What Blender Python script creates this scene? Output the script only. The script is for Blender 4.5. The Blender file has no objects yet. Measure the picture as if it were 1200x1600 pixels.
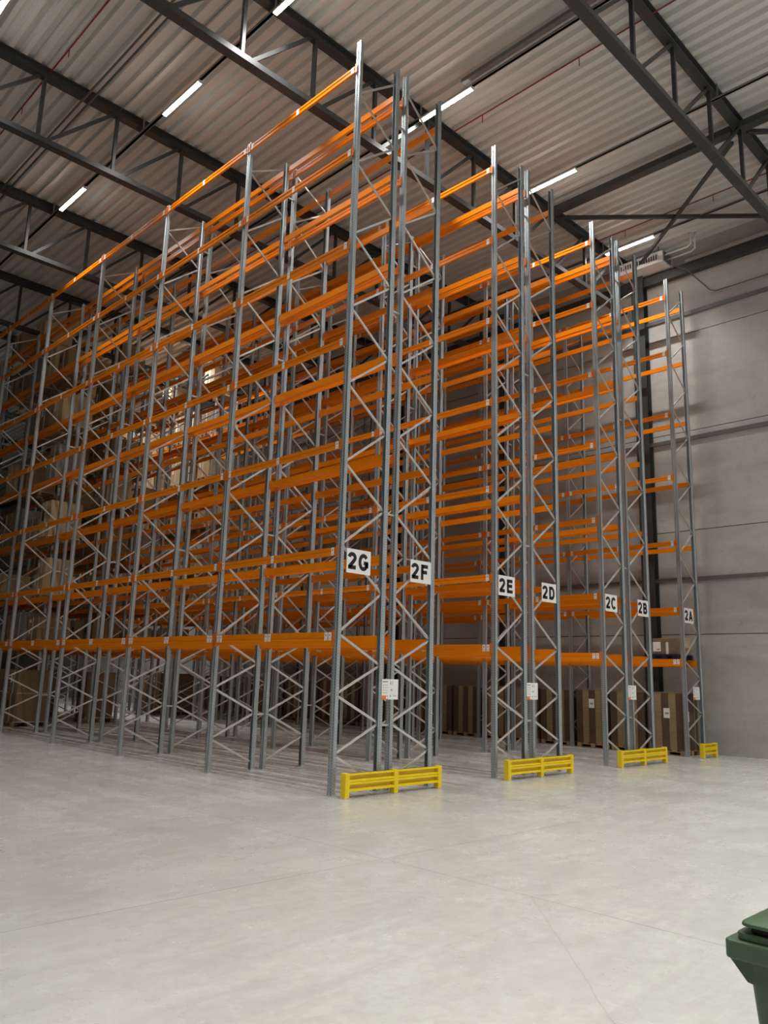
import bpy, math, random
from mathutils import Vector, Matrix
random.seed(7)
S = bpy.context.scene
COL = S.collection

# ------------------------------------------------------------------ camera
yaw, pit, rol = 0.7778, 0.2036, 0.0287
fw = Vector((math.sin(yaw)*math.cos(pit), math.cos(yaw)*math.cos(pit), math.sin(pit)))
rt = Vector((math.cos(yaw), -math.sin(yaw), 0)); up = rt.cross(fw)
r2 = rt*math.cos(rol)+up*math.sin(rol); u2 = up*math.cos(rol)-rt*math.sin(rol)
cam = bpy.data.cameras.new('camera'); co = bpy.data.objects.new('camera', cam); COL.objects.link(co)
co.matrix_world = Matrix(((r2.x, u2.x, -fw.x, -9.311), (r2.y, u2.y, -fw.y, -10.519), (r2.z, u2.z, -fw.z, 1.982), (0, 0, 0, 1)))
cam.sensor_fit = 'VERTICAL'; cam.sensor_height = 36.0; cam.sensor_width = 27.0
cam.lens = 1246.156/1600*36.0; cam.clip_start = 0.05; cam.clip_end = 300
S.camera = co

# ------------------------------------------------------------------ light and exposure
EXPOSURE = 1.92
LAMP = 11.0           # glow of the strip diffusers
LAMP_W = 34.0         # watts sent down by each luminaire
SPREAD = 102          # beam of the aisle optics, degrees
FRONT = (-26.5, -21.4, -16.6, -11.8, -7.0)
LAMPS = {             # x of each light run: y centres of the luminaires that are switched on
    -5.05: FRONT+(6.6,),
    -0.80: FRONT+(1.1, 5.8, 12.15),
    3.90: FRONT+(1.1,),
    8.35: FRONT+(0.97, 17.6, 20.2, 22.8, 25.4, 28.0, 30.6, 33.2),  # closely spaced rear luminaires include extras added to brighten the deep aisle
    13.0: FRONT+(1.0,),
    -9.4: FRONT, -14.1: FRONT[1:],
}
W = bpy.data.worlds.new('world'); S.world = W; W.use_nodes = True
W.node_tree.nodes['Background'].inputs[0].default_value = (0.012, 0.012, 0.013, 1)
W.node_tree.nodes['Background'].inputs[1].default_value = 1.0
S.view_settings.view_transform = 'Standard'; S.view_settings.look = 'None'
S.view_settings.gamma = 1; S.view_settings.use_curve_mapping = False
S.view_settings.exposure = EXPOSURE

# ------------------------------------------------------------------ materials
def mat(name, col, rough=.5, metal=0.0, emit=None, spec=.5):
    m = bpy.data.materials.new(name); m.use_nodes = True
    b = m.node_tree.nodes['Principled BSDF']
    b.inputs['Base Color'].default_value = (*col, 1); b.inputs['Roughness'].default_value = rough
    b.inputs['Metallic'].default_value = metal; b.inputs['Specular IOR Level'].default_value = spec
    if emit:
        b.inputs['Emission Color'].default_value = (*emit[0], 1); b.inputs['Emission Strength'].default_value = emit[1]
    return m
class N:
    def __init__(s, m): s.t = m.node_tree; s.b = s.t.nodes['Principled BSDF']
    def n(s, ty, **k):
        x = s.t.nodes.new(ty)
        for a, v in k.items(): setattr(x, a, v)
        return x
    def l(s, a, b): s.t.links.new(a, b)
    def co(s, scale=(1, 1, 1), out='Object'):
        tc = s.n('ShaderNodeTexCoord'); mp = s.n('ShaderNodeMapping'); mp.inputs['Scale'].default_value = scale
        s.l(tc.outputs[out], mp.inputs['Vector']); return mp.outputs[0]
    def noise(s, vec, sc, det=4, ro=.6, dist=0):
        x = s.n('ShaderNodeTexNoise'); s.l(vec, x.inputs['Vector'])
        x.inputs['Scale'].default_value = sc; x.inputs['Detail'].default_value = det
        x.inputs['Roughness'].default_value = ro; x.inputs['Distortion'].default_value = dist
        return x.outputs['Fac']
    def ramp(s, f, stops):
        r = s.n('ShaderNodeValToRGB'); s.l(f, r.inputs[0]); e = r.color_ramp.elements
        while len(e) < len(stops): e.new(.5)
        for i, (p, c) in enumerate(stops):
            e[i].position = p; e[i].color = (*c, 1) if len(c) == 3 else c
        return r.outputs[0]
    def mix(s, f, a, b, mode='MIX'):
        x = s.n('ShaderNodeMix', data_type='RGBA', blend_type=mode)
        for k, v in ((0, f), (6, a), (7, b)):
            if hasattr(v, 'links'): s.l(v, x.inputs[k])
            elif isinstance(v, (int, float)): x.inputs[k].default_value = v
            else: x.inputs[k].default_value = (*v, 1)
        return x.outputs[2]
    def math(s, op, a, b=0.0, c=None):
        x = s.n('ShaderNodeMath', operation=op)
        for k, v in enumerate([a, b] + ([c] if c is not None else [])):
            if hasattr(v, 'links'): s.l(v, x.inputs[k])
            else: x.inputs[k].default_value = v
        return x.outputs[0]
def g(v): return (v, v, v)

M = {}
def noisy(name, a, b, rough, metal=0, sc=6, scale=(1, 1, 1), rb=None):
    m = mat(name, a, rough, metal); k = N(m); f = k.noise(k.co(scale), sc)
    k.l(k.ramp(f, [(.3, a), (.7, b)]), k.b.inputs['Base Color'])
    if rb: k.l(k.ramp(f, [(.3, g(rough)), (.7, g(rb))]), k.b.inputs['Roughness'])
    M[name] = m; return m
noisy('galvanised', (.44, .49, .52), (.54, .60, .63), .42, .75, 9, (1, 1, .15), .55)
noisy('zinc_brace', (.68, .68, .67), (.76, .76, .74), .34, .75, 12)
noisy('orange', (.86, .225, .001), (.92, .26, .002), .30, 0, 3, (1, .3, 1))
noisy('orange_clip', (.70, .15, .01), (.78, .22, .03), .4, 0, 20)
noisy('yellow', (.86, .62, .01), (.90, .68, .015), .38, 0, 4)
noisy('dark_steel', (.035, .038, .040), (.050, .053, .056), .38, 0, 3)
noisy('column_steel', (.040, .045, .047), (.052, .057, .058), .45, 0, 3)
noisy('track', (.20, .19, .18), (.24, .23, .22), .5, 0, 3)
noisy('pipe', (.50, .49, .47), (.58, .57, .55), .35, .2, 5)
noisy('kraft_mid', (.17, .12, .08), (.22, .16, .105), .8, 0, 5)
noisy('duct', (.12, .115, .11), (.15, .145, .14), .45, 0, 4)
noisy('red_pipe', (.20, .012, .012), (.26, .016, .016), .4, 0, 5)
noisy('kraft', (.25, .17, .09), (.31, .215, .12), .85, 0, 5)
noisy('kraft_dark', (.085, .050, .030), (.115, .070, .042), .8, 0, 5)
noisy('kraft_pale', (.50, .38, .22), (.58, .45, .27), .85, 0, 4)
noisy('wrap', (.20, .185, .16), (.32, .30, .27), .3, 0, 7, (1, 1, 3))
noisy('wood', (.33, .22, .12), (.44, .31, .18), .8, 0, 5, (1, 6, 1))
noisy('navy', (.010, .018, .050), (.014, .026, .075), .45, 0, 4)
noisy('heater_white', (.78, .78, .76), (.82, .82, .80), .4, 0, 4)
noisy('bin_green', (.045, .085, .045), (.055, .10, .052), .42, 0, 5)
noisy('rubber', (.02, .02, .02), (.03, .03, .03), .7, 0, 5)
M['white'] = mat('white', (.86, .86, .85), .45)
M['tape'] = mat('tape', (.75, .72, .66), .35)
M['ink'] = mat('ink', (.012, .012, .014), .5)
M['grey_ink'] = mat('grey_ink', (.30, .31, .31), .6)
M['orange_ink'] = mat('orange_ink', (.80, .22, .05), .5)
M['green_ink'] = mat('green_ink', (.10, .45, .15), .5)
M['slot'] = mat('slot', (.02, .02, .02), .7)
M['lamp'] = mat('lamp', (.9, .9, .9), .5, 0, ((1.0, .985, .935), LAMP))

# perforated face of the uprights: rows of teardrop slots in the surface
def perforated():
    m = mat('galvanised_slotted', (.45, .48, .5), .45, .75); k = N(m)
    tc = k.n('ShaderNodeTexCoord'); sp = k.n('ShaderNodeSeparateXYZ'); k.l(tc.outputs['Object'], sp.inputs[0])
    base = k.ramp(k.noise(k.co((1, 1, .15)), 9), [(.3, (.44, .49, .52)), (.7, (.55, .61, .64))])
    def dots(ax, at, w, h, pitch, ph):
        a = k.math('SUBTRACT', k.math('ABSOLUTE', sp.outputs[ax]), at)
        a = k.math('DIVIDE', k.math('ABSOLUTE', a), w)
        z = k.math('SUBTRACT', k.math('MODULO', k.math('ADD', sp.outputs[2], ph), pitch), pitch/2)
        z = k.math('DIVIDE', k.math('ABSOLUTE', z), h)
        r = k.math('ADD', k.math('POWER', a, 2.0), k.math('POWER', z, 2.0))
        return k.math('LESS_THAN', r, 1.0)
    front = dots(1, .040, .0075, .014, .05, 0)
    side = dots(0, .022, .005, .007, .05, .025)
    ge = k.n('ShaderNodeNewGeometry'); tr = k.n('ShaderNodeVectorTransform', vector_type='NORMAL', convert_from='WORLD', convert_to='OBJECT')
    k.l(ge.outputs['Normal'], tr.inputs[0]); s2 = k.n('ShaderNodeSeparateXYZ'); k.l(tr.outputs[0], s2.inputs[0])
    isx = k.math('GREATER_THAN', k.math('ABSOLUTE', s2.outputs[0]), .7)
    f = k.math('ADD', k.math('MULTIPLY', front, isx), k.math('MULTIPLY', side, k.math('SUBTRACT', 1.0, isx)))
    f = k.math('MINIMUM', f, 1.0)
    k.l(k.mix(f, base, (.05, .055, .06)), k.b.inputs['Base Color'])
    return m
M['slotted'] = perforated()

def floor_mat():
    m = mat('polished_concrete', (.4, .39, .37), .3); k = N(m)
    v = k.co((1, 1, 1))
    big = k.noise(v, .22, 5, .6, .6); mid = k.noise(v, 1.1, 6, .65, .8); fine = k.noise(v, 7, 5, .7, .3)
    streak = k.noise(k.co((.5, 2.2, 1)), 1.2, 5, .65, 1.2)
    c = k.ramp(big, [(.3, (.40, .395, .37)), (.5, (.465, .465, .44)), (.72, (.53, .525, .49))])
    c = k.mix(k.ramp(mid, [(.25, g(0)), (.80, g(.55))]), c, (.57, .575, .56))
    c = k.mix(k.ramp(streak, [(.42, g(0)), (.78, g(.60))]), c, (.345, .35, .345))
    c = k.mix(k.ramp(fine, [(.25, g(.55)), (.62, g(0))]), c, (.37, .355, .33))
    # saw-cut joints, a long diagonal crack and a drag mark
    tc = k.n('ShaderNodeTexCoord'); sp = k.n('ShaderNodeSeparateXYZ'); k.l(tc.outputs['Object'], sp.inputs[0])
    sx, sy = sp.outputs[0], sp.outputs[1]
    wob = k.math('MULTIPLY', k.math('SUBTRACT', k.noise(v, 1.5, 4, .6), .5), .10)
    for ax, off in ((0, 2.6), (1, 3.85)):
        d = k.math('ABSOLUTE', k.math('SUBTRACT', k.math('MODULO', k.math('ADD', sp.outputs[ax], 606+off), 12.0), 6.0))
        c = k.mix(k.math('MULTIPLY', k.math('LESS_THAN', d, .008), .6), c, (.20, .20, .19))
    def line(expr, w, x0, x1, amt):
        global_f = k.math('LESS_THAN', k.math('ABSOLUTE', expr), w)
        inr = k.math('MULTIPLY', k.math('GREATER_THAN', sx, x0), k.math('LESS_THAN', sx, x1))
        return k.math('MULTIPLY', k.math('MULTIPLY', global_f, inr), amt)
    e1 = k.math('ADD', k.math('SUBTRACT', k.math('SUBTRACT', sx, sy), 3.22), wob)
    c = k.mix(line(e1, .006, -7.5, -2.6, .45), c, (.24, .23, .22))
    e2 = k.math('ADD', k.math('SUBTRACT', k.math('ADD', sy, 3.74), k.math('MULTIPLY', k.math('ADD', sx, 6.66), .527)), wob)
    c = k.mix(line(e2, .005, -9.0, -2.0, .35), c, (.26, .25, .24))
    e3 = k.math('ADD', k.math('SUBTRACT', k.math('ADD', sy, 5.1), k.math('MULTIPLY', k.math('ADD', sx, 3.3), -.9)), k.math('MULTIPLY', wob, 2.0))
    c = k.mix(line(e3, .012, -4.2, -2.3, .22), c, (.26, .25, .24))
    k.l(c, k.b.inputs['Base Color'])
    k.l(k.ramp(k.noise(v, .8, 5, .65), [(.3, g(.18)), (.7, g(.34))]), k.b.inputs['Roughness'])
    bp = k.n('ShaderNodeBump'); bp.inputs['Strength'].default_value = .06; bp.inputs['Distance'].default_value = .02
    k.l(k.noise(v, 2.5, 4, .5), bp.inputs['Height']); k.l(bp.outputs[0], k.b.inputs['Normal'])
    return m
M['floor'] = floor_mat()
def wall_mat():
    m = mat('precast_concrete', (.3, .29, .27), .75); k = N(m)
    a = k.noise(k.co((1, .35, 1.4)), .7, 6, .62, .5); b = k.noise(k.co((1, .6, .6)), 4, 5, .65)
    c = k.ramp(a, [(.28, (.36, .35, .33)), (.5, (.46, .45, .425)), (.72, (.54, .53, .50))])
    c = k.mix(k.ramp(b, [(.25, g(.5)), (.5, g(0))]), c, (.34, .33, .31))
    sp = k.noise(k.co((1, 1, 1)), 3.1, 2, .5)
    c = k.mix(k.ramp(sp, [(.68, g(0)), (.78, g(.5))]), c, (.30, .29, .275))
    k.l(c, k.b.inputs['Base Color']); return m
M['wall'] = wall_mat()
def deck_mat():
    m = mat('roof_deck', (.5, .47, .43), .45); k = N(m)
    a = k.noise(k.co((1, .08, 1)), 3, 4, .6)
    k.l(k.ramp(a, [(.3, (.60, .585, .56)), (.7, (.66, .645, .62))]), k.b.inputs['Base Color']); return m
M['deck'] = deck_mat()
def sheets_mat(name, a, b, pitch):
    m = mat(name, a, .85); k = N(m)
    tc = k.n('ShaderNodeTexCoord'); sp = k.n('ShaderNodeSeparateXYZ'); k.l(tc.outputs['Object'], sp.inputs[0])
    nz = k.noise(k.co((.4, .4, 30)), 2.2, 3, .7)
    w = k.math('MODULO', k.math('ADD', sp.outputs[2], k.math('MULTIPLY', nz, .006)), pitch)
    ln = k.math('LESS_THAN', w, pitch*.16)
    c = k.ramp(nz, [(.3, a), (.7, b)])
    k.l(k.mix(k.math('MULTIPLY', ln, .55), c, tuple(v*.4 for v in a)), k.b.inputs['Base Color']); return m
M['sheets'] = sheets_mat('board_edges', (.25, .18, .095), (.38, .28, .16), .032)

# ------------------------------------------------------------------ mesh helpers
class MB:
    def __init__(s): s.v = []; s.f = []; s.m = []; s.mats = []
    def mi(s, m):
        if m not in s.mats: s.mats.append(m)
        return s.mats.index(m)
    def add(s, vs, fs, m):
        o = len(s.v); s.v += [tuple(v) for v in vs]; s.f += [tuple(i+o for i in f) for f in fs]; s.m += [s.mi(m)]*len(fs)
        return s
    def box(s, x0, x1, y0, y1, z0, z1, m, M4=None):
        vs = [Vector(p) for p in ((x0, y0, z0), (x1, y0, z0), (x1, y1, z0), (x0, y1, z0), (x0, y0, z1), (x1, y0, z1), (x1, y1, z1), (x0, y1, z1))]
        if M4: vs = [M4 @ v for v in vs]
        return s.add(vs, [(0, 3, 2, 1), (4, 5, 6, 7), (0, 1, 5, 4), (1, 2, 6, 5), (2, 3, 7, 6), (3, 0, 4, 7)], m)
    def bar(s, a, b, w, h, m, side=(0, 1, 0)):
        a, b = Vector(a), Vector(b); d = (b-a).normalized(); sd = Vector(side)
        if abs(d.dot(sd)) > .98: sd = Vector((1, 0, 0))
        u = d.cross(sd).normalized(); v = u.cross(d).normalized(); vs = []
        for p in (a, b):
            for i, j in ((-1, -1), (1, -1), (1, 1), (-1, 1)): vs.append(p+u*i*w/2+v*j*h/2)
        return s.add(vs, [(3, 2, 1, 0), (4, 5, 6, 7), (0, 1, 5, 4), (1, 2, 6, 5), (2, 3, 7, 6), (3, 0, 4, 7)], m)
    def tube(s, pts, r, m, n=10):
        pts = [Vector(p) for p in pts]; o = []
        pu = None
        for i, p in enumerate(pts):
            d = (pts[min(i+1, len(pts)-1)]-pts[max(i-1, 0)]).normalized()
            ref = pu if pu is not None else (Vector((0, 0, 1)) if abs(d.z) < .9 else Vector((1, 0, 0)))
            w = d.cross(ref).normalized(); u = w.cross(d).normalized(); pu = u
            o += [p+(u*math.cos(2*math.pi*k/n)+w*math.sin(2*math.pi*k/n))*r for k in range(n)]
        fs = []
        for i in range(len(pts)-1):
            for k in range(n): fs.append((i*n+k, i*n+(k+1) % n, (i+1)*n+(k+1) % n, (i+1)*n+k))
        fs += [tuple(range(n)), tuple(reversed(range((len(pts)-1)*n, len(pts)*n)))]
        return s.add(o, fs, m)
    def prof(s, pts, ax, a, b, m, closed=True, cap=True):
        # extrude a 2D outline along an axis: ax='x' -> pts=(y,z); 'y' -> (x,z); 'z' -> (x,y)
        n = len(pts)
        def P(p, t): return {'x': (t, p[0], p[1]), 'y': (p[0], t, p[1]), 'z': (p[0], p[1], t)}[ax]
        vs = [P(p, a) for p in pts]+[P(p, b) for p in pts]
        fs = [(i, (i+1) % n, (i+1) % n+n, i+n) for i in range(n if closed else n-1)]
        if cap and closed: fs += [tuple(reversed(range(n))), tuple(range(n, 2*n))]
        return s.add(vs, fs, m)
    def mesh(s, name):
        me = bpy.data.meshes.new(name); me.from_pydata(s.v, [], s.f); me.validate()
        for m in s.mats: me.materials.append(m if not isinstance(m, str) else M[m])
        if len(me.polygons) == len(s.m): me.polygons.foreach_set('material_index', s.m)
        me.update(); return me
def recalc(me):
    import bmesh
    b = bmesh.new(); b.from_mesh(me); bmesh.ops.recalc_face_normals(b, faces=b.faces); b.to_mesh(me); b.free(); return me
def obj(name, me, parent=None, loc=(0, 0, 0), rz=0):
    if isinstance(me, MB): me = recalc(me.mesh(name))
    o = bpy.data.objects.new(name, me); COL.objects.link(o); o.location = loc
    if rz: o.rotation_euler = (0, 0, rz)
    if parent: o.parent = parent
    return o
def tag(o, label=None, cat=None, group=None, kind=None):
    if label: o['label'] = label
    if cat: o['category'] = cat
    if group: o['group'] = group
    if kind: o['kind'] = kind
    return o
def thing(name, label, cat, loc=(0, 0, 0), rz=0, group=None):
    return tag(obj(name, None, None, loc, rz), label, cat, group)
def bevel(o, w, seg=2):
    b = o.modifiers.new('bevel', 'BEVEL'); b.width = w; b.segments = seg; b.limit_method = 'ANGLE'; return o
def smooth(o):
    for p in o.data.polygons: p.use_smooth = True
    return o

# ------------------------------------------------------------------ dimensions
D = 1.05; GAP = .297; AISLE = 2.063; P = 3.746
H_END, H_MID = 14.66, 14.20
LV = [2.722, 4.217, 6.194, 8.214, 10.205, 12.226, 14.11]
X = {}; _x = 0
for a, b in (('G', 'F'), ('E', 'D'), ('C', 'B')):
    X[a] = _x; X[b] = _x+2*D+GAP; _x += 2*D+GAP+AISLE
X['A'] = _x
SG = {'G': 1, 'F': -1, 'E': 1, 'D': -1, 'C': 1, 'B': -1, 'A': 1}     # direction from aisle upright to inner upright
XW = 15.0
CH_T0, CH_T1 = 16.31, 16.56        # truss top chord
CH_B0, CH_B1 = 14.53, 14.67        # truss bottom chord
TY = [2.1+5.83*k for k in range(-3, 8)]
X0, Y0, Y1 = -30.0, -30.0, 62.0

# ------------------------------------------------------------------ setting
def struct(name, mb, **k): o = obj(name, mb, **k); o['kind'] = 'structure'; return o
struct('floor', MB().box(X0, XW+.2, Y0, Y1, -.2, 0, 'floor'))
# corrugated roof deck, ribs along y
pts = []; x = X0; p = .333
while x < XW+.2:
    pts += [(x, CH_T1+.005), (x+.115, CH_T1+.005), (x+.165, CH_T1+.12), (x+.283, CH_T1+.12)]; x += p
pts += [(x, CH_T1+.005)]
mb = MB(); mb.prof(pts, 'y', Y0, Y1, 'deck', closed=False)
mb.box(X0, XW+.3, Y0, Y1, CH_T1+.13, CH_T1+.3, 'deck')
me = mb.mesh('ceiling'); c = obj('ceiling', me); c['kind'] = 'structure'
# right wall of precast panels
mb = MB(); joints = [0, 3.53, 6.79, 10.05, 13.4, 16.75]
for a, b in zip(joints, joints[1:]):
    y = Y0
    while y < Y1: mb.box(XW, XW+.18, y+.006, min(y+12, Y1)-.006, a+(.012 if a else 0), b-.012, 'wall'); y += 12
mb.box(XW+.05, XW+.2, Y0, Y1, 0, 16.85, 'dark_steel')
struct('wall_right', mb)
for nm, z, h in (('trim_1', 5.24, .12), ('trim_2', 9.79, .13), ('trim_3', 14.09, .13)):
    struct(nm, MB().box(XW-.055, XW, Y0, Y1, z-h/2, z+h/2, 'duct'))
struct('wall_back', MB().box(X0, XW, Y1, Y1+.2, 0, 16.8, 'wall'))
struct('wall_front', MB().box(X0, XW, Y0-.2, Y0, 0, 16.8, 'wall'))
struct('wall_left', MB().box(X0-.2, X0, Y0, Y1, 0, 16.8, 'wall'))
struct('trim_4', MB().box(XW-.22, XW-.002, Y0, Y1, 15.44, 15.78, 'dark_steel'))

# H columns against the right wall
def hprof(cx, cy, w, d, t=.018):
    return [(cx-w/2, cy-d/2), (cx+w/2, cy-d/2), (cx+w/2, cy-d/2+t), (cx+t/2, cy-d/2+t), (cx+t/2, cy+d/2-t), (cx+w/2, cy+d/2-t),
            (cx+w/2, cy+d/2), (cx-w/2, cy+d/2), (cx-w/2, cy+d/2-t), (cx-t/2, cy+d/2-t), (cx-t/2, cy-d/2+t), (cx-w/2, cy-d/2+t)]
for i, y in enumerate((TY[3], TY[4], TY[5], TY[6])):
    # flanges face along x, the web is closed with cladding
    t = thing('steel_column', ['dark grey steel column on the right wall behind the 2B and 2A racks', 'second dark steel column along the right wall',
              'third dark steel column along the right wall', 'fourth dark steel column along the right wall, far back'][i], 'column', (XW-.17, y-.45, 0))
    obj('shaft', MB().prof([(b, a) for a, b in hprof(0, 0, .44, .30)], 'z', 0, 16.31, 'column_steel'), t)
    obj('base_plate', MB().box(-.165, .165, -.26, .26, 0, .025, 'column_steel'), t)

# roof trusses across the hall
NX = [-28.49+1.93*n for n in range(23)]
onames = ['fourth in front of the racks', 'third in front of the racks', 'nearest, crossing the top right corner', 'just above the rack ends',
          'above the second and third rack bays', 'above the fourth rack bay', 'above the fifth and sixth rack bays', 'above the far rack bays',
          'deep in the hall beyond the racks', 'farther back in the hall', 'farthest back']
def truss(y, lab):
    t = thing('roof_truss', 'dark steel roof truss '+lab, 'truss', (0, y, 0), 0, 'roof trusses across the hall')
    def hsec(w, z0, z1, tf=.022):
        return [(-w/2, z0), (w/2, z0), (w/2, z0+tf), (.012, z0+tf), (.012, z1-tf), (w/2, z1-tf), (w/2, z1), (-w/2, z1), (-w/2, z1-tf), (-.012, z1-tf), (-.012, z0+tf), (-w/2, z0+tf)]
    obj('top_chord', MB().prof(hsec(.24, CH_T0, CH_T1), 'x', X0, XW-.01, 'dark_steel'), t)
    b = MB().box(X0, XW-.4, -.117, .117, CH_B0, CH_B1, 'dark_steel')
    for x in NX:
        b.box(x+.10, x+.112, -.119, .119, CH_B0-.004, CH_B1+.002, 'dark_steel')
    obj('bottom_chord', b, t)
    for i, x in enumerate(NX):
        if x > XW-.6: continue
        obj('web_post', MB().box(x-.04, x+.04, -.045, .045, CH_B1, CH_T0, 'dark_steel'), t)
        if i+1 < len(NX): obj('web_diagonal', MB().bar((x+.22, 0, CH_B1-.01), (x+1.93-.12, 0, CH_T0+.01), .085, .07, 'dark_steel'), t)
    return t
for y, lab in zip(TY[1:], onames[1:]): truss(y, lab)

# roof bracing by the right wall: girder and crossing rods
tag(obj('roof_girder', MB().box(9.72, 9.98, TY[2]+.12, TY[3]-.12, 16.12, 16.30, 'dark_steel')), 'dark steel girder running from the nearest truss to the next', 'beam')
tag(obj('roof_girder', MB().box(9.72, 9.98, TY[1]+.12, TY[2]-.12, 16.12, 16.30, 'dark_steel')), 'dark steel girder at the right edge, beyond the nearest truss', 'beam')
tag(obj('roof_brace', MB().bar((10.05, TY[3]-.15, 16.14), (XW-.1, TY[2]+.2, 16.14), .1, .1, 'dark_steel', (0, 0, 1))), 'dark roof brace running nearly level to the right picture edge', 'brace')
tag(obj('roof_brace', MB().bar((10.05, TY[2]+.2, 16.02), (XW-.25, TY[3]-.25, 16.02), .09, .09, 'dark_steel', (0, 0, 1))), 'dark roof brace sloping down towards the white heater', 'brace')
tag(obj('roof_brace', MB().bar((10.05, TY[2]-.2, 16.14), (XW-.1, TY[1]+.2, 16.14), .1, .1, 'dark_steel', (0, 0, 1))), 'dark roof brace beyond the nearest truss at the right edge', 'brace')

# ------------------------------------------------------------------ light runs: track and luminaires
track_me = {}
where = {-5.05: 'left of the racks', -.8: 'along the outer side of the 2G rack', 3.9: 'over the aisle between 2F and 2E', 8.35: 'over the aisle between 2D and 2C', 13.0: 'over the aisle between 2B and 2A', -9.4: 'far left of the racks', -14.1: 'leftmost in the hall'}
def ordn(i): return ['first', 'second', 'third', 'fourth', 'fifth', 'sixth', 'seventh', 'eighth', 'ninth', 'tenth', 'eleventh', 'twelfth', 'thirteenth', 'fourteenth'][i]
lum = None
for xr, ys in LAMPS.items():
    t = thing('lighting_track', 'grey lighting track under the roof '+where[xr], 'lighting track', (xr, 0, 0), 0, 'lighting tracks')
    ylist = sorted(ys); gaps = []; a = Y0+.3
    for y in ylist: gaps.append((a, y-.86)); a = y+.86
    gaps.append((a, 36.0))
    obj('rail', MB().box(-.032, .032, Y0+.3, 36, 16.145, 16.19, 'track'), t)
    for a0, a1 in gaps: obj('cover', MB().box(-.048, .048, a0, a1, 16.145, 16.185, 'track'), t)
    for y in TY[1:]:
        if y < 36: obj('hanger', MB().box(-.02, .02, y-.16, y-.13, 16.19, 16.565, 'track'), t)
    for i, y in enumerate(ylist):
        if lum is None:
            hm = recalc(MB().box(-.055, .055, -.85, .85, 16.085, 16.14, 'heater_white').box(-.058, -.052, -.85, .85, 16.078, 16.09, 'heater_white').box(.052, .058, -.85, .85, 16.078, 16.09, 'heater_white').box(-.056, .056, -.86, -.845, 16.055, 16.12, 'heater_white').box(-.056, .056, .845, .86, 16.055, 16.12, 'heater_white').mesh('housing'))
            dm = recalc(MB().prof([(-.05, 16.085), (-.050, 16.060), (.050, 16.060), (.05, 16.085)], 'y', -.84, .84, 'lamp').mesh('diffuser'))
            lum = (hm, dm)
        L = thing('strip_luminaire', 'lit strip lamp %s, %s from the front' % (where[xr].replace('the aisle between', 'aisle'), ordn(i)), 'ceiling lamp', (xr, y, 0), 0, 'strip lamps under the roof')
        obj('housing', lum[0], L); obj('diffuser', lum[1], L)
        if 'al' not in globals():
            al = bpy.data.lights.new('strip_light', 'AREA'); al.shape = 'RECTANGLE'; al.size = .09; al.size_y = 1.66
            al.energy = LAMP_W; al.color = (1.0, .985, .935); al.spread = math.radians(SPREAD)
        lo = bpy.data.objects.new('strip_light', al); COL.objects.link(lo); lo.parent = L; lo.location = (0, 0, 16.052)

# ------------------------------------------------------------------ pipes and ducts under the roof
def pipe(name, pts, r, m, label, cat='pipe', n=8):
    o = tag(obj(name, MB().tube(pts, r, m, n)), label, cat); smooth(o); return o
for xx, w in ((-3.3, 'at the upper left'), (5.25, 'above the aisle between 2F and 2E'), (12.75, 'near the right wall above 2A')):
    t = thing('sprinkler_pipe', 'thin dark red sprinkler pipe under the roof deck '+w, 'pipe', (xx, 0, 0), 0, 'sprinkler pipes')
    smooth(obj('pipe_run', MB().tube([(0, Y0, 16.53), (0, Y1, 16.53)], .018, 'red_pipe', 6), t))
    b = MB()
    for k in range(-5, 8): b.tube([(0, 1.0+k*2.9, 16.53), (0, 1.0+k*2.9, 16.30)], .012, 'red_pipe', 6)
    obj('sprinkler_drop', b, t)
for xx, w in ((-2.46, 'left one of a pair above the upper left'), (-2.30, 'right one of a pair above the upper left')):
    pipe('heating_pipe', [(xx, Y0, 16.2), (xx, 30, 16.2)], .03, 'duct', 'dark pipe under the trusses, '+w)
pipe('conduit', [(-1.45, Y0, 16.5), (-1.45, 30, 16.5)], .008, 'duct', 'thin dark cable conduit between the pipe pair and the lighting track')
t = thing('cable_tray', 'dark grey cable tray along the roof above the 2F rack end', 'cable tray', (3.72, 0, 0))
obj('tray', MB().box(-.06, .06, Y0, .4, 16.18, 16.24, 'duct').box(-.064, -.06, Y0, .4, 16.18, 16.28, 'duct').box(.06, .064, Y0, .4, 16.18, 16.28, 'duct'), t)
pipe('heating_pipe', [(14.68, Y0, 15.82), (14.68, -.1, 15.82)], .065, 'pipe', 'thick grey pipe along the right wall under the roof', n=12)

# ------------------------------------------------------------------ heater unit
h = thing('unit_heater', 'white unit heater with louvred grille hung beside the right wall', 'heater', (14.2, .45, 0))
bevel(obj('casing', MB().box(0, .75, 0, 1.75, 15.84, 16.24, 'heater_white'), h), .02)
obj('grille_frame', MB().box(-.012, .0, .14, 1.66, 15.93, 16.17, 'heater_white'), h)
b = MB()
for k in range(17): b.box(-.02, -.011, .20+k*.085, .24+k*.085, 15.96, 16.13, 'slot')
obj('louvre', b, h)
obj('side_panel', MB().box(.06, .56, -.03, 0, 15.88, 16.2, 'duct'), h)
for k in (.25, 1.5): obj('hanging_rod', MB().box(.28, .31, k, k+.03, 16.24, 16.565, 'duct'), h)
pipe('heater_pipe', [(14.32, .41, 16.08), (14.32, -.35, 16.08), (14.32, -.46, 16.14), (14.32, -.49, 16.564)], .03, 'heater_white', 'pale bent supply pipe leaving the white heater, upper one', n=10)
pipe('heater_pipe', [(14.5, .419, 15.98), (14.5, -.4, 15.98), (14.5, -.52, 16.05), (14.5, -.55, 16.679)], .03, 'heater_white', 'pale bent return pipe leaving the white heater, lower one', n=10)
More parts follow.
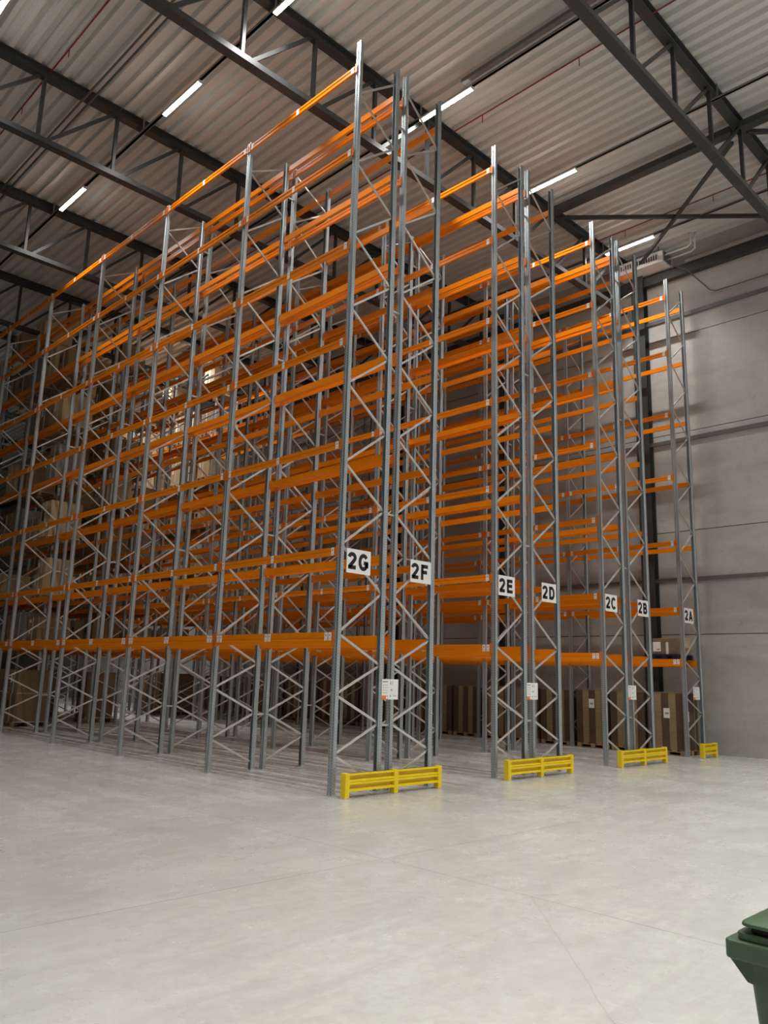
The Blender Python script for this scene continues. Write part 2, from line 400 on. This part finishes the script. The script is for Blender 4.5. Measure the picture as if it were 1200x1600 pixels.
pipe('condensate_pipe', [(14.45, .40, 15.82), (14.6, -.2, 15.40), (14.9, -.78, 14.62), (14.93, -.95, 14.55), (14.93, -12, 14.5)], .02, 'duct', 'thin dark pipe running from the heater along the right wall', n=8)

# ------------------------------------------------------------------ racks
UW, UD = .120, .092     # upright face width (along y) and depth (along x)
def upright_mesh(h, base=True):
    # open section, face towards -x with a central groove, flanges returning to the inside
    w, d = UW/2, UD/2; t = .006
    outer = [(d, -w*.62), (d, -w*.72), (d-.022, -w), (-d, -w), (-d, -.017), (-d+.016, -.010), (-d+.016, .010), (-d, .017), (-d, w), (d-.022, w), (d, w*.72), (d, w*.62)]
    inner = [(d-t, w*.62), (d-t, w*.68), (d-.026, w-t), (-d+t, w-t), (-d+t, .022), (-d+.016+t, .014), (-d+.016+t, -.014), (-d+t, -.022), (-d+t, -w+t), (d-.026, -w+t), (d-t, -w*.68), (d-t, -w*.62)]
    ring = outer+inner; n = len(ring)
    b = MB(); b.prof(ring, 'z', .012, h, 'slotted', closed=True, cap=False)
    m_ = len(outer)
    for z, rev in ((.012, False), (h, True)):
        o = len(b.v)-0
        vs = [(p_[0], p_[1], z) for p_ in ring]
        fs = [(i, i+1, n-2-i, n-1-i) for i in range(m_-1)]
        b.add(vs, fs, 'slotted')
    return recalc(b.mesh('upright'))
UP = {'end': upright_mesh(H_END), 'mid': upright_mesh(H_MID)}
BP = recalc(MB().box(-.075, .075, -.095, .095, 0, .012, 'zinc_brace').tube([(-.05, -.078, .0), (-.05, -.078, .035)], .009, 'zinc_brace', 6).tube([(.05, .078, .0), (.05, .078, .035)], .009, 'zinc_brace', 6).mesh('base_plate'))
JO = [.66, 1.66, 2.71, 4.27, 5.79, 7.31, 8.84, 10.37, 11.92, 13.47]
JI = [.15, 1.16, 2.18, 3.48, 5.03, 6.55, 8.07, 9.61, 11.17, 12.76, 14.05]
def brace_list(top):
    seq = []
    for i in range(len(JO)):
        seq.append(((.03, JO[i]-.018), (D-.03, JI[i]+.018))); seq.append(((.03, JO[i]+.018), (D-.03, (JI[i+1] if i+1 < len(JI)-1 or top != 'end' else 14.30)-.018)))
    return seq
def brace_bar(b, a, c):
    # lipped channel brace: web plus two lips
    b.bar((a[0], .0, a[1]), (c[0], .0, c[1]), .040, .026, 'zinc_brace')
    return b
BR = {k: [recalc(brace_bar(MB(), a, c).mesh('brace')) for a, c in brace_list(k)] for k in ('end', 'mid')}
BRALL = {}
for k in ('mid',):
    b = MB()
    for a, c in brace_list(k): brace_bar(b, a, c)
    BRALL[k] = b
def beam_mesh(hh, side):
    # stepped box beam spanning one bay, local y 0..P, top at z=0; outer face on -x
    y0, y1 = .066, P-.066; t = .050
    pr = [(-t, -hh), (0, -hh), (0, 0), (-t+.012, 0), (-t+.012, -.028), (-t, -.034)]
    if hh > .15: pr = [(-t, -hh), (0, -hh), (0, 0), (-t, 0), (-t, -hh*.42), (-t+.006, -hh*.45), (-t+.006, -hh*.62), (-t, -hh*.65)]
    else: pr = [(-t, -hh), (0, -hh), (0, 0), (-t, 0), (-t, -hh*.34), (-t+.008, -hh*.40), (-t+.008, -hh*.58), (-t, -hh*.64)]
    return recalc(MB().prof(pr, 'y', y0, y1, 'orange').mesh('beam'))
BM = {'low': beam_mesh(.205, 1), 'up': beam_mesh(.14, 1)}
def clip_mesh(hh, s):
    # end connector hooked on the upright: plate on the face and a flange beside the beam
    b = MB()
    y = 0.0 if s > 0 else P
    b.box(-.056, -.048, min(y+s*.012, y+s*.068), max(y+s*.012, y+s*.068), -hh-.035, .035, 'orange_clip')
    b.box(-.056, .0, min(y+s*.060, y+s*.068), max(y+s*.060, y+s*.068), -hh-.035, .035, 'orange_clip')
    return recalc(b.mesh('end_connector'))
CL = {(n_, s): clip_mesh(hh, s) for n_, hh in (('low', .205), ('up', .14)) for s in (1, -1)}
def label_mesh():
    b = MB(); b.box(-.001, .001, -.040, .040, -.070, .070, 'white')
    b.box(-.0016, -.001, -.014, .014, .010, .038, 'grey_ink')
    b.box(-.0016, -.001, -.014, .014, -.045, -.037, 'grey_ink')
    return recalc(b.mesh('location_label'))
LBm = label_mesh()
SP = recalc(MB().box(0, GAP-UD+.002, -.018, .018, -.018, .018, 'zinc_brace').mesh('row_spacer'))
NB = {'G': 6, 'F': 6, 'E': 7, 'D': 7, 'C': 7, 'B': 7, 'A': 7}
RL = {'G': 'nearest and leftmost pallet rack, orange beams on grey frames, marked 2G at its end',
      'F': 'pallet rack marked 2F, back to back with the leftmost 2G rack',
      'E': 'pallet rack marked 2E, its end frame left of the second yellow barrier',
      'D': 'pallet rack marked 2D, back to back with the 2E rack',
      'C': 'pallet rack marked 2C, its end frame left of the third yellow barrier',
      'B': 'pallet rack marked 2B, back to back with the 2C rack',
      'A': 'single pallet rack marked 2A standing along the concrete wall'}
for r in 'GFEDCBA':
    s = SG[r]
    root = thing('pallet_rack', RL[r], 'pallet rack', (X[r], 0, 0), 0, 'pallet racks')
    flip = 0 if s > 0 else math.pi
    nb = NB[r]; rest = MB()
    for k in range(nb+1):
        y = k*P; kind = 'end' if k == 0 else 'mid'
        for xo, rz in ((0, flip), (s*D, flip+math.pi)):
            u = obj('upright', UP[kind], root, (xo, y, 0), rz)
            obj('base_plate', BP, u)
        if k < 5:
            for m_ in BR[kind]: obj('brace', m_, root, (0, y, 0), flip)
        else:
            for a, c in brace_list('mid'): rest.bar((s*a[0], y, a[1]), (s*c[0], y, c[1]), .040, .026, 'zinc_brace')
        if r in 'GEC':
            for z in ((1.13, 5.0, 9.15, 13.35)[:4]): obj('row_spacer', SP, root, (D+UD/2-.002, y, z))
    o = obj('brace', rest, root); o['kind'] = 'stuff'
    for k in range(nb):
        for li, z in enumerate(LV):
            ty = 'low' if li == 0 else 'up'
            for inner in (0, 1):
                # outer beams sit proud of the aisle face; inner beams proud of the back face
                if not inner: xo, rz = (0-s*.046+s*.046, flip)
                xo = 0 if not inner else s*D
                rz = flip if not inner else flip+math.pi
                yy = k*P if abs(math.cos(rz)-1) < .1 else (k+1)*P
                px_ = -.012 if math.cos(rz) > 0 else .012
                bo = obj('beam', BM[ty], root, (xo+px_, yy, z), rz)
                for sd in (1, -1): obj('end_connector', CL[(ty, sd)], bo)
                if not inner and s > 0 and k < 6:
                    sc = 1.0
                    ys_ = (.15, P/2+.05, P-.15) if li else (.13, .235, P/2, P/2+.105, P-.235, P-.13)
                    for q in ys_:
                        obj('location_label', LBm, bo, (-.0515, q, -.070 if li else -.078))

# ------------------------------------------------------------------ glyphs for the end signs
def stroke(b, pts, w, m, y, t=.002):
    pts = [Vector((p_[0], 0, p_[1])) for p_ in pts]; L_, R_ = [], []
    for i, p_ in enumerate(pts):
        ds = []
        if i > 0: ds.append((p_-pts[i-1]).normalized())
        if i < len(pts)-1: ds.append((pts[i+1]-p_).normalized())
        d = sum(ds, Vector()).normalized(); nrm = Vector((-d.z, 0, d.x))
        k = 1.0/max(.5, abs(nrm.dot(Vector((-ds[0].z, 0, ds[0].x)))))
        L_.append(p_+nrm*w/2*k); R_.append(p_-nrm*w/2*k)
    n = len(pts); vs = []
    for yy in (y, y+t):
        vs += [(v.x, yy, v.z) for v in L_]+[(v.x, yy, v.z) for v in R_]
    fs = []
    for i in range(n-1):
        fs += [(i, i+1, n+i+1, n+i), (2*n+i, 3*n+i, 3*n+i+1, 2*n+i+1), (i, 2*n+i, 2*n+i+1, i+1), (n+i, n+i+1, 3*n+i+1, 3*n+i)]
    fs += [(0, n, 3*n, 2*n), (n-1, 3*n-1, 4*n-1, 2*n-1)]
    b.add(vs, fs, m)
def arc(cx, cz, rx, rz, a0, a1, n=12):
    return [(cx+rx*math.cos(math.radians(a0+(a1-a0)*i/n)), cz+rz*math.sin(math.radians(a0+(a1-a0)*i/n))) for i in range(n+1)]
W_ = .235    # stroke weight relative to cap height
def glyph(ch):
    h = W_/2; w = .70
    if ch == '2':
        return [arc(w*.5-.03, .70, .235, .205, 175, -20, 14)+[(.42, .46), (.24, .27), (.11, .12)], [(.02, h), (.63, h)]]
    if ch == 'G':
        return [arc(.38, .5, .29, .405, 38, 322, 24)+[(.655, .22)], [(.665, .17), (.665, .50)], [(.40, .455), (.76, .455)]]
    if ch == 'F': return [[(.13, 0), (.13, 1)], [(.13, 1-h), (.66, 1-h)], [(.13, .50), (.58, .50)]]
    if ch == 'E': return [[(.13, 0), (.13, 1)], [(.13, 1-h), (.68, 1-h)], [(.13, .52), (.64, .52)], [(.13, h), (.70, h)]]
    if ch == 'D': return [[(.13, 0), (.13, 1)], [(.13, 1-h), (.34, 1-h)]+arc(.34, .5, .29, .405, 85, -85, 16)+[(.34, h), (.13, h)]]
    if ch == 'C': return [arc(.39, .5, .30, .405, 42, 318, 24)]
    if ch == 'B': return [[(.13, 0), (.13, 1)], [(.13, 1-h), (.38, 1-h)]+arc(.38, .715, .19, .19, 85, -85, 10)+[(.38, .525), (.13, .525)],
                          [(.38, .525)]+arc(.40, .305, .215, .21, 85, -85, 10)+[(.40, h), (.13, h)]]
    if ch == 'A': return [[(.09, 0), (.385, .97)], [(.68, 0), (.385, .97)], [(.20, .30), (.57, .30)]]
SX = {'G': .085, 'F': 1.735, 'E': 4.505, 'D': 6.135, 'C': 8.955, 'B': 10.635, 'A': 13.42}
for r in 'GFEDCBA':
    x0 = SX[r]; wd, hd = .585, .435
    side = 'left' if SG[r] > 0 else 'right'
    t = thing('row_sign', 'white square sign reading 2%s in black on the rack end' % r, 'sign', (x0, -.052 if False else -.075, 3.775), 0, 'rack row signs')
    obj('panel', MB().box(0, wd, 0, .006, 0, hd, 'white'), t)
    hc = .30; b = MB()
    for gi, ch in enumerate(('2', r)):
        for st in glyph(ch):
            stroke(b, [(.028+gi*.262+px*hc*1.02, .068+pz*hc) for px, pz in st], W_*hc, 'ink', -.002, .0025)
    obj('lettering', b, t)
    obj('bracket', MB().box(.0 if SG[r] > 0 else wd-.05, .05 if SG[r] > 0 else wd, .006, .016, .05, hd-.05, 'zinc_brace'), t)

# load notices
for r, x0 in (('G', 1.055), ('E', 1.055+X['E']), ('C', 1.055+X['C']), ('A', 13.77)):
    t = thing('load_notice', 'small white notice with orange corner below the 2%s sign level' % {'G': 'G and 2F', 'E': 'E and 2D', 'C': 'C and 2B', 'A': 'A'}[r], 'notice', (x0, -.07, 1.58), 0, 'load notices on rack ends')
    obj('sheet', MB().box(0, .42, 0, .005, 0, .36, 'white'), t)
    b = MB()
    b.box(0, .155, -.002, 0, -.002, .07, 'orange_ink'); b.box(.11, .145, -.0035, -.0015, .012, .055, 'white')
    b.box(.02, .15, -.002, 0, .305, .325, 'grey_ink')
    for q in range(4):
        b.box(.03, .055, -.002, 0, .25-q*.045, .262-q*.045, 'grey_ink'); b.box(.07, .15, -.002, 0, .252-q*.045, .259-q*.045, 'grey_ink')
    b.box(.215, .235, -.002, 0, .262, .325, 'grey_ink'); b.box(.268, .278, -.002, 0, .262, .325, 'grey_ink')
    b.box(.225, .262, -.002, 0, .155, .185, 'grey_ink'); b.box(.30, .37, -.002, 0, .06, .072, 'grey_ink'); b.box(.205, .232, -.002, 0, .045, .078, 'green_ink')
    obj('print', b, t)

# ------------------------------------------------------------------ yellow end barriers
def rail_profile():
    # two-wave guard rail, (y, z), front towards -y
    f = [(0, .398), (-.038, .398), (-.040, .362), (.030, .345), (.030, .300), (-.038, .286), (-.040, .262), (-.028, .252), (-.028, .244), (-.040, .234), (-.038, .212), (.030, .198), (.030, .155), (-.038, .138), (-.040, .106), (0, .104)]
    bk = [(y+.006, z) for y, z in reversed(f)]
    return f+bk
def barrier(x0, x1, n, label, yb=-.34):
    t = thing('rack_end_barrier', label, 'barrier', (x0, yb, 0), 0, 'yellow barriers in front of the rack ends')
    L = x1-x0; w = .10
    for i in range(n+1):
        xc = [0+w/2, L/2, L-w/2][i] if n == 2 else [w/2, L-w/2][i]
        pw = w if i != 1 or n == 1 else .10
        po = obj('post', MB().box(xc-pw/2, xc+pw/2, -.045, .075, .01, .40, 'yellow'), t); bevel(po, .006)
        fp = obj('foot_plate', MB().box(xc-pw/2-.02, xc+pw/2+.02, -.06, .11, 0, .011, 'zinc_brace'), po)
    for i in range(n):
        a = w if i == 0 else L/2+.05; b_ = (L/2-.05 if n == 2 else L-w) if i == 0 else L-w
        obj('rail', MB().prof(rail_profile(), 'x', a-.02, b_+.02, 'yellow'), t)
barrier(-.04, 2.37, 2, 'large yellow steel barrier in front of the 2G and 2F rack ends')
barrier(4.36, 6.78, 2, 'yellow steel barrier in front of the 2E and 2D rack ends', -.38)
barrier(8.81, 11.18, 2, 'yellow steel barrier in front of the 2C and 2B rack ends', -.43)
barrier(13.34, 14.27, 1, 'short yellow steel barrier in front of the 2A rack end by the wall', -.44)

# ------------------------------------------------------------------ pallets and loads
def pallet_mesh(w, l, m, hgt=.144):
    b = MB(); d = hgt/.144
    for k in range(5):
        x = -w/2+k*(w-.14)/4; b.box(x, x+.14, -l/2, l/2, .122*d, hgt, m) if False else b.box(-w/2, w/2, -l/2+k*(l-.14)/4, -l/2+k*(l-.14)/4+.14, .122*d, hgt, m)
    for k in range(3):
        x = -w/2+k*(w-.1)/2; b.box(x, x+.1, -l/2, l/2, 0, .022*d, m)
        for j in range(3):
            y = -l/2+j*(l-.145)/2; b.box(x, x+.1, y, y+.145, .022*d, .1*d, m)
        b.box(x, x+.1, -l/2, l/2, .1*d, .122*d, m)
    return recalc(b.mesh('pallet'))
PW = pallet_mesh(1.2, .8, 'wood'); PWL = pallet_mesh(1.0, 1.12, 'wood'); PN = pallet_mesh(1.0, .8, 'navy')
def board_stack(x, y, label, lw, ry=random.random):
    p_ = tag(obj('wooden_pallet', PWL, None, (x, y, 0)), 'wooden pallet under the '+label.replace('tall stack of flat brown cardboard', 'cardboard'), 'pallet', 'pallets under the flat cardboard stacks')
    p_.scale = (1, lw/1.12, 1)
    t = thing('cardboard_stack', label, 'cardboard stack', (x, y, .144), 0, 'tall stacks of flat cardboard')
    hh = 1.62+random.uniform(-.015, .015); w = 1.0
    obj('sheets', MB().box(-w/2+.01, w/2-.01, -lw/2+.01, lw/2-.01, 0, hh, 'sheets'), t)
    # dark bands standing over the sheet edges on the aisle side and the ends
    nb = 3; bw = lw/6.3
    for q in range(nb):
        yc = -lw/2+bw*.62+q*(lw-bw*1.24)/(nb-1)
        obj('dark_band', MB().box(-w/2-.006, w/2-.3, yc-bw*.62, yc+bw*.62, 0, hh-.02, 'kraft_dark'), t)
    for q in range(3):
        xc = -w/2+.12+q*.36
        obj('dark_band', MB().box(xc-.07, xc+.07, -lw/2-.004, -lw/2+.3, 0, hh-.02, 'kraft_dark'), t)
    obj('top_board', MB().box(-w/2, w/2, -lw/2, lw/2, hh, hh+.012, 'kraft'), t)
    return t, w, lw, hh
def paper(t, x, y, z, ax='x'):
    b = MB()
    if ax == 'x': b.box(x-.003, x, y-.095, y+.095, z-.14, z+.14, 'white').box(x-.0045, x-.003, y-.06, y+.05, z-.03, z+.02, 'grey_ink')
    else: b.box(x-.095, x+.095, y-.003, y, z-.14, z+.14, 'white').box(x-.06, x+.05, y-.0045, y-.003, z-.03, z+.02, 'grey_ink')
    obj('paper_label', b, t)
bayn = ['first', 'second', 'third', 'fourth', 'fifth', 'sixth', 'seventh']
posn = ['nearest', 'middle', 'farthest']
XA = X['A']+D/2
for k in range(7):
    for j in range(3):
        lw = 1.10; y = k*P+.10+lw/2+j*1.19+(.02 if j else 0)
        t, w, l2, hh = board_stack(XA+.02, y, 'tall stack of flat brown cardboard in the %s bay under rack 2A, %s of three' % (bayn[k], posn[j]), lw)
        if (k, j) in ((0, 0), (0, 2), (1, 2), (2, 1)): paper(t, -w/2-.006, -.05+.03*j, hh*.64 if k == 0 and j == 0 else hh*.74)
        if (k, j) == (0, 0): paper(t, -w/2+.25, -lw/2-.004, .95, 'y')

def carton(t, name, x0, x1, y0, y1, z0, z1, m='kraft', tape=True):
    b = MB().box(x0, x1, y0, y1, z0, z1, m)
    return b
# the two pallets with boxes on the first beam level of 2A
zb = LV[0]+.001
def a_load(cx, cy, nm, pale, lw):
    p_ = tag(obj('plastic_pallet', PN, None, (cx, cy, zb)), 'dark navy pallet on the lowest beams of rack 2A', 'pallet')
    p_.scale = (1.05, lw/.8, 1.0)
    bd = MB().box(cx-.02-.02, cx-.02+.02, 0, 0, 0, 0, 'white') if False else None
    t = thing('carton', ('brown' if not pale else 'pale brown')+' taped carton on the navy pallet in rack 2A, '+nm, 'carton', (cx, cy, zb+.144))
    hh = .47
    c_ = obj('box', MB().box(-.48, .02, -lw/2+.03, lw/2-.03, 0, hh*.78, 'kraft_mid').box(-.45, -.01, -lw/2+.07, lw/2-.06, hh*.78, hh, 'kraft'), t)
    for q in ((-.10, .05),): obj('tape', MB().box(-.484, -.48, q[0]-.04, q[0]+.04, .0, hh*.74, 'tape').box(-.44, -.02, q[0]-.04, q[0]+.04, hh, hh+.003, 'tape'), t)
    b = MB().box(-.486, -.482, lw/2-.32, lw/2-.08, .08, .36, 'white').box(-.488, -.486, lw/2-.29, lw/2-.2, .12, .16, 'grey_ink'); obj('paper_label', b, t)
    return t
a_load(XA, .60, 'beside a smaller pale one', False, .84)
tag(obj('carton', MB().box(13.95, 14.38, .22, .95, zb+.145, zb+.145+.21, 'kraft').box(13.96, 14.37, .23, .94, zb+.145+.21, zb+.145+.47, 'kraft_pale').box(13.95, 14.38, .22, .95, zb+.145+.47, zb+.145+.50, 'kraft_pale')), 'pale topped carton behind the taped brown one at the first level of 2A', 'carton')

# stocked bays deep in the racks
crt = {}
def carton_mesh(w, l, h, m):
    key = (round(w, 2), round(l, 2), round(h, 2), m)
    if key not in crt:
        b = MB().box(-w/2, w/2, -l/2, l/2, 0, h, m)
        b.box(-w/2-.002, -w/2, -.03, .03, 0, h, 'tape').box(-w/2, w/2, -l/2-.002, -l/2, h*.0, h*.02+.001, 'tape')
        if m != 'wrap': b.box(-w/2-.004, -w/2-.002, l*.18, l*.36, h*.45, h*.75, 'ink' if random.random() < .5 else 'white')
        crt[key] = recalc(b.mesh('carton'))
    return crt[key]
ncart = 0
stock = [('F', 4, range(7)), ('F', 5, range(7)), ('E', 5, range(7)), ('E', 6, range(7)), ('D', 5, range(7)), ('D', 6, range(7)), ('C', 5, range(7)), ('C', 6, range(7)), ('B', 6, range(7))]
lvn = ['floor', 'first', 'second', 'third', 'fourth', 'fifth', 'sixth', 'seventh']
for r, k, levels in stock:
    for li in range(0, 8):
        for j in range(3):
            if r == 'F' and k == 4 and j == 0: continue
            if random.random() < .14: continue
            if li == 7 and random.random() < .4: continue
            z = 0 if li == 0 else LV[li-1]
            clear = (LV[li]-.25 if li < 7 else 15.9)-z
            if li == 0 and r in 'DC' : continue
            cx = X[r]+SG[r]*D/2; cy = k*P+.72+j*1.16
            where_ = '%s bay of rack 2%s, %s level, %s' % (bayn[k], r, lvn[li], posn[j])
            tag(obj('wooden_pallet', PW, None, (cx, cy, z+.001)), 'wooden pallet in the '+where_, 'pallet', 'pallets in the stocked bays')
            ht = min(clear-.3, random.choice((.75, .95, 1.15, 1.25)))
            m = random.choice(('kraft', 'kraft', 'kraft_pale', 'wrap'))
            if li == 0: ht = 1.7; m = 'kraft'
            two = random.random() < .45
            parts = [(0, ht)] if not two else [(0, round(ht*.55, 2)), (round(ht*.55, 2), round(ht*.45, 2))]
            for q, (dz, h1) in enumerate(parts):
                sc = random.choice((1.0, .94, .88)) if q else 1.0
                tag(obj('carton', carton_mesh(1.1*sc, .8*sc, h1, m), None, (cx, cy, z+.146+dz)),
                    '%s carton in the %s%s' % ({'kraft': 'brown', 'kraft_pale': 'pale brown', 'wrap': 'film-wrapped'}[m], where_, ', upper one' if q else ''), 'carton', 'cartons in the stocked bays')
                ncart += 1

# ------------------------------------------------------------------ green wheelie bin
t = thing('wheelie_bin', 'dark green wheeled waste bin at the lower right corner', 'bin', (-5.55, -9.39, 0))
# local: front is +y; rim 0.58 wide (x), 0.72 deep (y)
def loft(rings, m, cap=True):
    b = MB(); n = len(rings[0]); vs = [v for r_ in rings for v in r_]; fs = []
    for i in range(len(rings)-1):
        for k in range(n): fs.append((i*n+k, i*n+(k+1) % n, (i+1)*n+(k+1) % n, (i+1)*n+k))
    if cap: fs += [tuple(reversed(range(n))), tuple(range((len(rings)-1)*n, len(rings)*n))]
    return b.add(vs, fs, m)
def rrect(x0, x1, y0, y1, r, z, n=5):
    o = []
    for cx, cy, a in ((x1-r, y1-r, 0), (x0+r, y1-r, 90), (x0+r, y0+r, 180), (x1-r, y0+r, 270)):
        for i in range(n+1):
            q = math.radians(a+90*i/n); o.append((cx+r*math.cos(q), cy+r*math.sin(q), z))
    return o
smooth(obj('body', loft([rrect(-.19, .19, -.16, .22, .04, .06), rrect(-.215, .215, -.22, .255, .045, .35), rrect(-.245, .245, -.29, .30, .05, .86), rrect(-.25, .25, -.30, .31, .05, .93)], 'bin_green'), t)).modifiers.new('e', 'EDGE_SPLIT').split_angle = .7
obj('front_lip', MB().prof([(.24, .82), (.30, .83), (.365, .905), (.365, .93), (.24, .93)], 'x', -.243, .243, 'bin_green'), t)
bevel(obj('rim', loft([rrect(-.29, .29, -.345, .37, .03, .915), rrect(-.29, .29, -.345, .37, .03, .985)], 'bin_green'), t), .008)
bevel(obj('rim_step', loft([rrect(-.262, .262, -.32, .33, .03, .985), rrect(-.262, .262, -.32, .33, .03, 1.015)], 'bin_green'), t), .006)
lid = obj('lid', loft([rrect(-.235, .235, -.30, .285, .03, 1.005), rrect(-.235, .235, -.30, .285, .03, 1.04)], 'rubber'), t)
bevel(obj('lid_top', loft([rrect(-.275, .275, -.36, .315, .05, 1.042), rrect(-.272, .272, -.36, .31, .05, 1.056), rrect(-.20, .20, -.28, .22, .05, 1.078)], 'bin_green'), lid), .004)
smooth(obj('handle', MB().tube([(-.2, -.36, .98), (-.2, -.42, 1.0), (.2, -.42, 1.0), (.2, -.36, .98)], .016, 'bin_green'), t))
for sx in (-1, 1):
    w_ = obj('wheel', MB().tube([(sx*.20, -.21, .10), (sx*.25, -.21, .10)], .10, 'rubber', 24), t)
    obj('hub', MB().tube([(sx*.25, -.21, .10), (sx*.258, -.21, .10)], .045, 'bin_green', 16), w_)
print('cartons', ncart, 'objects', len(bpy.data.objects))
